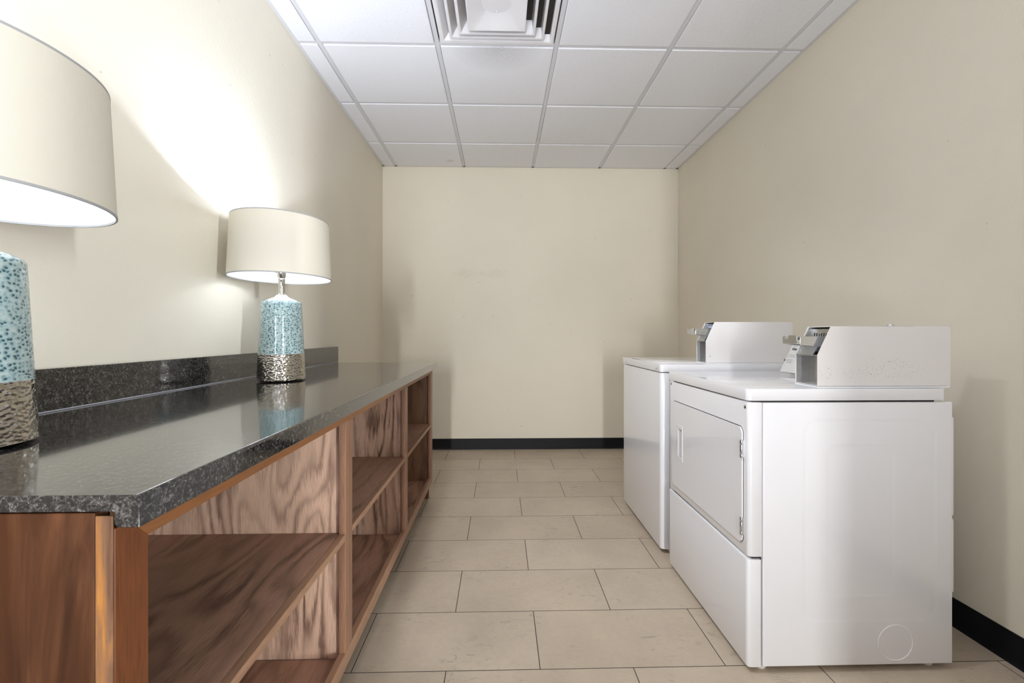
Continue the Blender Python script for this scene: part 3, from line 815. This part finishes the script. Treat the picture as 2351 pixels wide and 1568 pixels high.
    if dryer:
        screw(cons, base, onp(2.062, .058), nrm, .0048, 'print')
        # brand lettering as it stands on the console, partly hidden by the coin box
        up = (onp(0, .1) - onp(0, 0)).normalized(); ri = Vector((0, -1, 0))
        Mx = Matrix((ri, up, nrm)).transposed().to_4x4()
        def text(body, yy, s, size, mat, shear=0, bold=0):
            cu = bpy.data.curves.new('lettering', 'FONT'); cu.body = body; cu.size = size; cu.extrude = .0002; cu.shear = shear; cu.offset = bold
            tmp = bpy.data.objects.new('lettering_outline', cu); COL.objects.link(tmp)
            me = bpy.data.meshes.new_from_object(tmp.evaluated_get(bpy.context.evaluated_depsgraph_get()))
            bpy.data.objects.remove(tmp); me.name = 'lettering'; me.materials.clear(); me.materials.append(M[mat])
            o = bpy.data.objects.new('lettering', me); COL.objects.link(o); o.parent = cons
            o.matrix_local = Matrix.Translation(onp(yy, s) + nrm * .0012 - Vector(base)) @ Mx
            return o
        text('Whirlpool', 2.046, .108, .0175, 'print', .12, .0002)
        def dash(pr, yy, s, wdt, hgt):
            p = onp(yy, s); u = up * hgt; r_ = ri * wdt; o2 = nrm * .0012
            pr.quad(p + o2, p + r_ + o2, p + r_ + u + o2, p + u + o2)
        for (ya, s, L, hgt, bul) in ((2.046, .127, .04, .0035, 0), (2.052, .083, .062, .0035, 0), (2.052, .074, .066, .0035, 0), (2.045, .060, .040, .003, 1), (2.049, .0535, .046, .003, 1), (2.047, .0465, .042, .003, 1)):
            pr = MB(); q = 0
            if bul: dash(pr, 2.056, s, .0016, .003)
            while q < L:
                wd = random.uniform(.0012, .0034); dash(pr, ya - q, s, wd, hgt * random.choice((.75, 1))); q += wd + random.choice((.0008, .0008, .0024))
            pr.build('print_line', M['print2'], cons, base)
        # the curved stroke under the name
        arc = [onp(2.024 - .030 * t_, .1045 - .006 * math.sin(PI * t_)) + nrm * .0012 for t_ in [i / 10 for i in range(11)]]
        MB().tube(arc, .0004, 5).build('curved_stroke', M['print2'], cons, base)
    return rt, base

rt, base = machine('clothes_dryer', 'white front-load coin dryer with square hinged door, nearest the camera on the right', 'dryer', 1.425, 2.105, .906, 1.452, True)
coin_box(rt, base, 1.431, 1.541, .9135, 1.105, 1.014, 1.450, 1.012, 1.058, M['enamel_box'], False, False)
rt, base = machine('washing_machine', 'white top-load coin washer with plain front, behind the dryer towards the back wall', 'washer', 2.212, 2.905, .931, 1.462, False)
coin_box(rt, base, 2.232, 2.340, .938, 1.140, 1.018, 1.455, 1.046, 1.062, M['enamel_box2'], True, True)

# stray lint by the near foot of the dryer
lt = MB()
cx, cy = .868, 1.405
for k in range(5):
    a0_ = random.uniform(0, 6); r0 = random.uniform(.012, .03); pts = []
    for i in range(14):
        a = a0_ + i * .33; pts.append((cx + .03 * (k % 3) + r0 * math.cos(a) * 1.4, cy - .004 * k + r0 * .5 * math.sin(a), .0012 + .0008 * (1 + math.sin(a * 2 + k))))
    lt.tube(pts, .0005, 5)
o = lt.build('lint', M['lint'], None, (cx, cy, 0))
o['label'] = 'wisp of pale lint threads on the floor beside the dryer foot'; o['category'] = 'lint'; o['kind'] = 'thing'

# ------------------------------------------------------------------ light
def area(name, loc, target, sx, sy, power, col):
    L = bpy.data.lights.new(name, 'AREA'); L.shape = 'RECTANGLE'; L.size = sx; L.size_y = sy; L.energy = power; L.color = col
    o = bpy.data.objects.new(name, L); COL.objects.link(o); o.location = loc
    o.rotation_euler = (Vector(target) - Vector(loc)).to_track_quat('-Z', 'Y').to_euler()
    return o
PW = dict(lamp=((.95, 1, 1.04), 26), face=((.88, .975, 1.16), 850), door=((1, 1, .99), 195), corr=((.95, 1.005, 1.04), 165), machine_fill=((.99, .99, 1.03), 138), up=((1, 1, 1), .15), low=((1, 1, 1), .15), ceil_fill=((.945, .98, 1.10), 475))
NEAR = .42     # the near lamp has the weaker bulb
#PWHOOK
BULB.inputs['Emission Color'].default_value = (*PW['lamp'][0], 1); BULB.inputs['Emission Strength'].default_value = PW['lamp'][1]
FACE.inputs['Emission Color'].default_value = (*PW['face'][0], 1); FACE.inputs['Emission Strength'].default_value = PW['face'][1]
for dm in NEAR_MATS:
    src_ = FACE if 'face' in dm.name else BULB; d_ = dm.node_tree.nodes['Principled BSDF']
    d_.inputs['Emission Color'].default_value = src_.inputs['Emission Color'].default_value
    d_.inputs['Emission Strength'].default_value = src_.inputs['Emission Strength'].default_value * NEAR
area('lobby_window_daylight', (-.37, -6.0, 1.4), (.35, 1.4, 1.3), .18, 1.8, PW['door'][1], PW['door'][0])
area('added_ceiling_uplight', (-.2, -3.6, .02), (-.2, -3.6, 3), 2.6, 2.8, PW['ceil_fill'][1], PW['ceil_fill'][0])  # added upward area light outside the entrance, brightens the ceiling
area('corridor_light', (3.6, -2.7, 1.15), (-1.1, 1.4, 1.1), .16, 1.7, PW['corr'][1], PW['corr'][0])
def spot(name, loc, target, deg, power, col, rad=.06, blend=1):
    L = bpy.data.lights.new(name, 'SPOT'); L.spot_size = math.radians(deg); L.spot_blend = blend; L.energy = power; L.color = col; L.shadow_soft_size = rad
    o = bpy.data.objects.new(name, L); COL.objects.link(o); o.location = loc
    o.rotation_euler = (Vector(target) - Vector(loc)).to_track_quat('-Z', 'Y').to_euler()
    return o
spot('added_machine_spot', (-.50, 1.05, H - .03), (.66, 2.6, .25), 78, PW['machine_fill'][1], PW['machine_fill'][0], .10)  # added unseen spot, lifts the machine fronts and the floor
W = bpy.data.worlds.new('lobby_ambience'); SC.world = W; W.use_nodes = True
NW = NG(W.node_tree); sw = NW.n('ShaderNodeSeparateXYZ'); W.node_tree.links.new(NW.coords('Generated'), sw.inputs[0])
up_ = NW.math('MULTIPLY_ADD', sw.outputs[2], 8, .5, clamp=True)
W.node_tree.links.new(NW.mix(up_, [c * PW['low'][1] for c in PW['low'][0]], [c * PW['up'][1] for c in PW['up'][0]]), W.node_tree.nodes['Background'].inputs[0])
W.node_tree.nodes['Background'].inputs[1].default_value = 1

# ------------------------------------------------------------------ camera
cam = bpy.data.cameras.new('camera'); cam.sensor_width = 36; cam.lens = 36 * 1045 / 2351
cam.shift_y = -17 / 2351; cam.clip_start = .02
co_ = bpy.data.objects.new('camera', cam); COL.objects.link(co_)
co_.location = (0, 0, 1.08); co_.rotation_euler = (PI / 2, 0, -math.atan(26.5 / 1045))
SC.camera = co_
SC.view_settings.view_transform = 'Standard'; SC.view_settings.look = 'None'; SC.view_settings.exposure = .10; SC.view_settings.gamma = 1
SC.view_settings.use_curve_mapping = False
SC.cycles.max_bounces = 10; SC.cycles.diffuse_bounces = 6; SC.cycles.use_denoising = True
SC.cycles.sample_clamp_indirect = 8
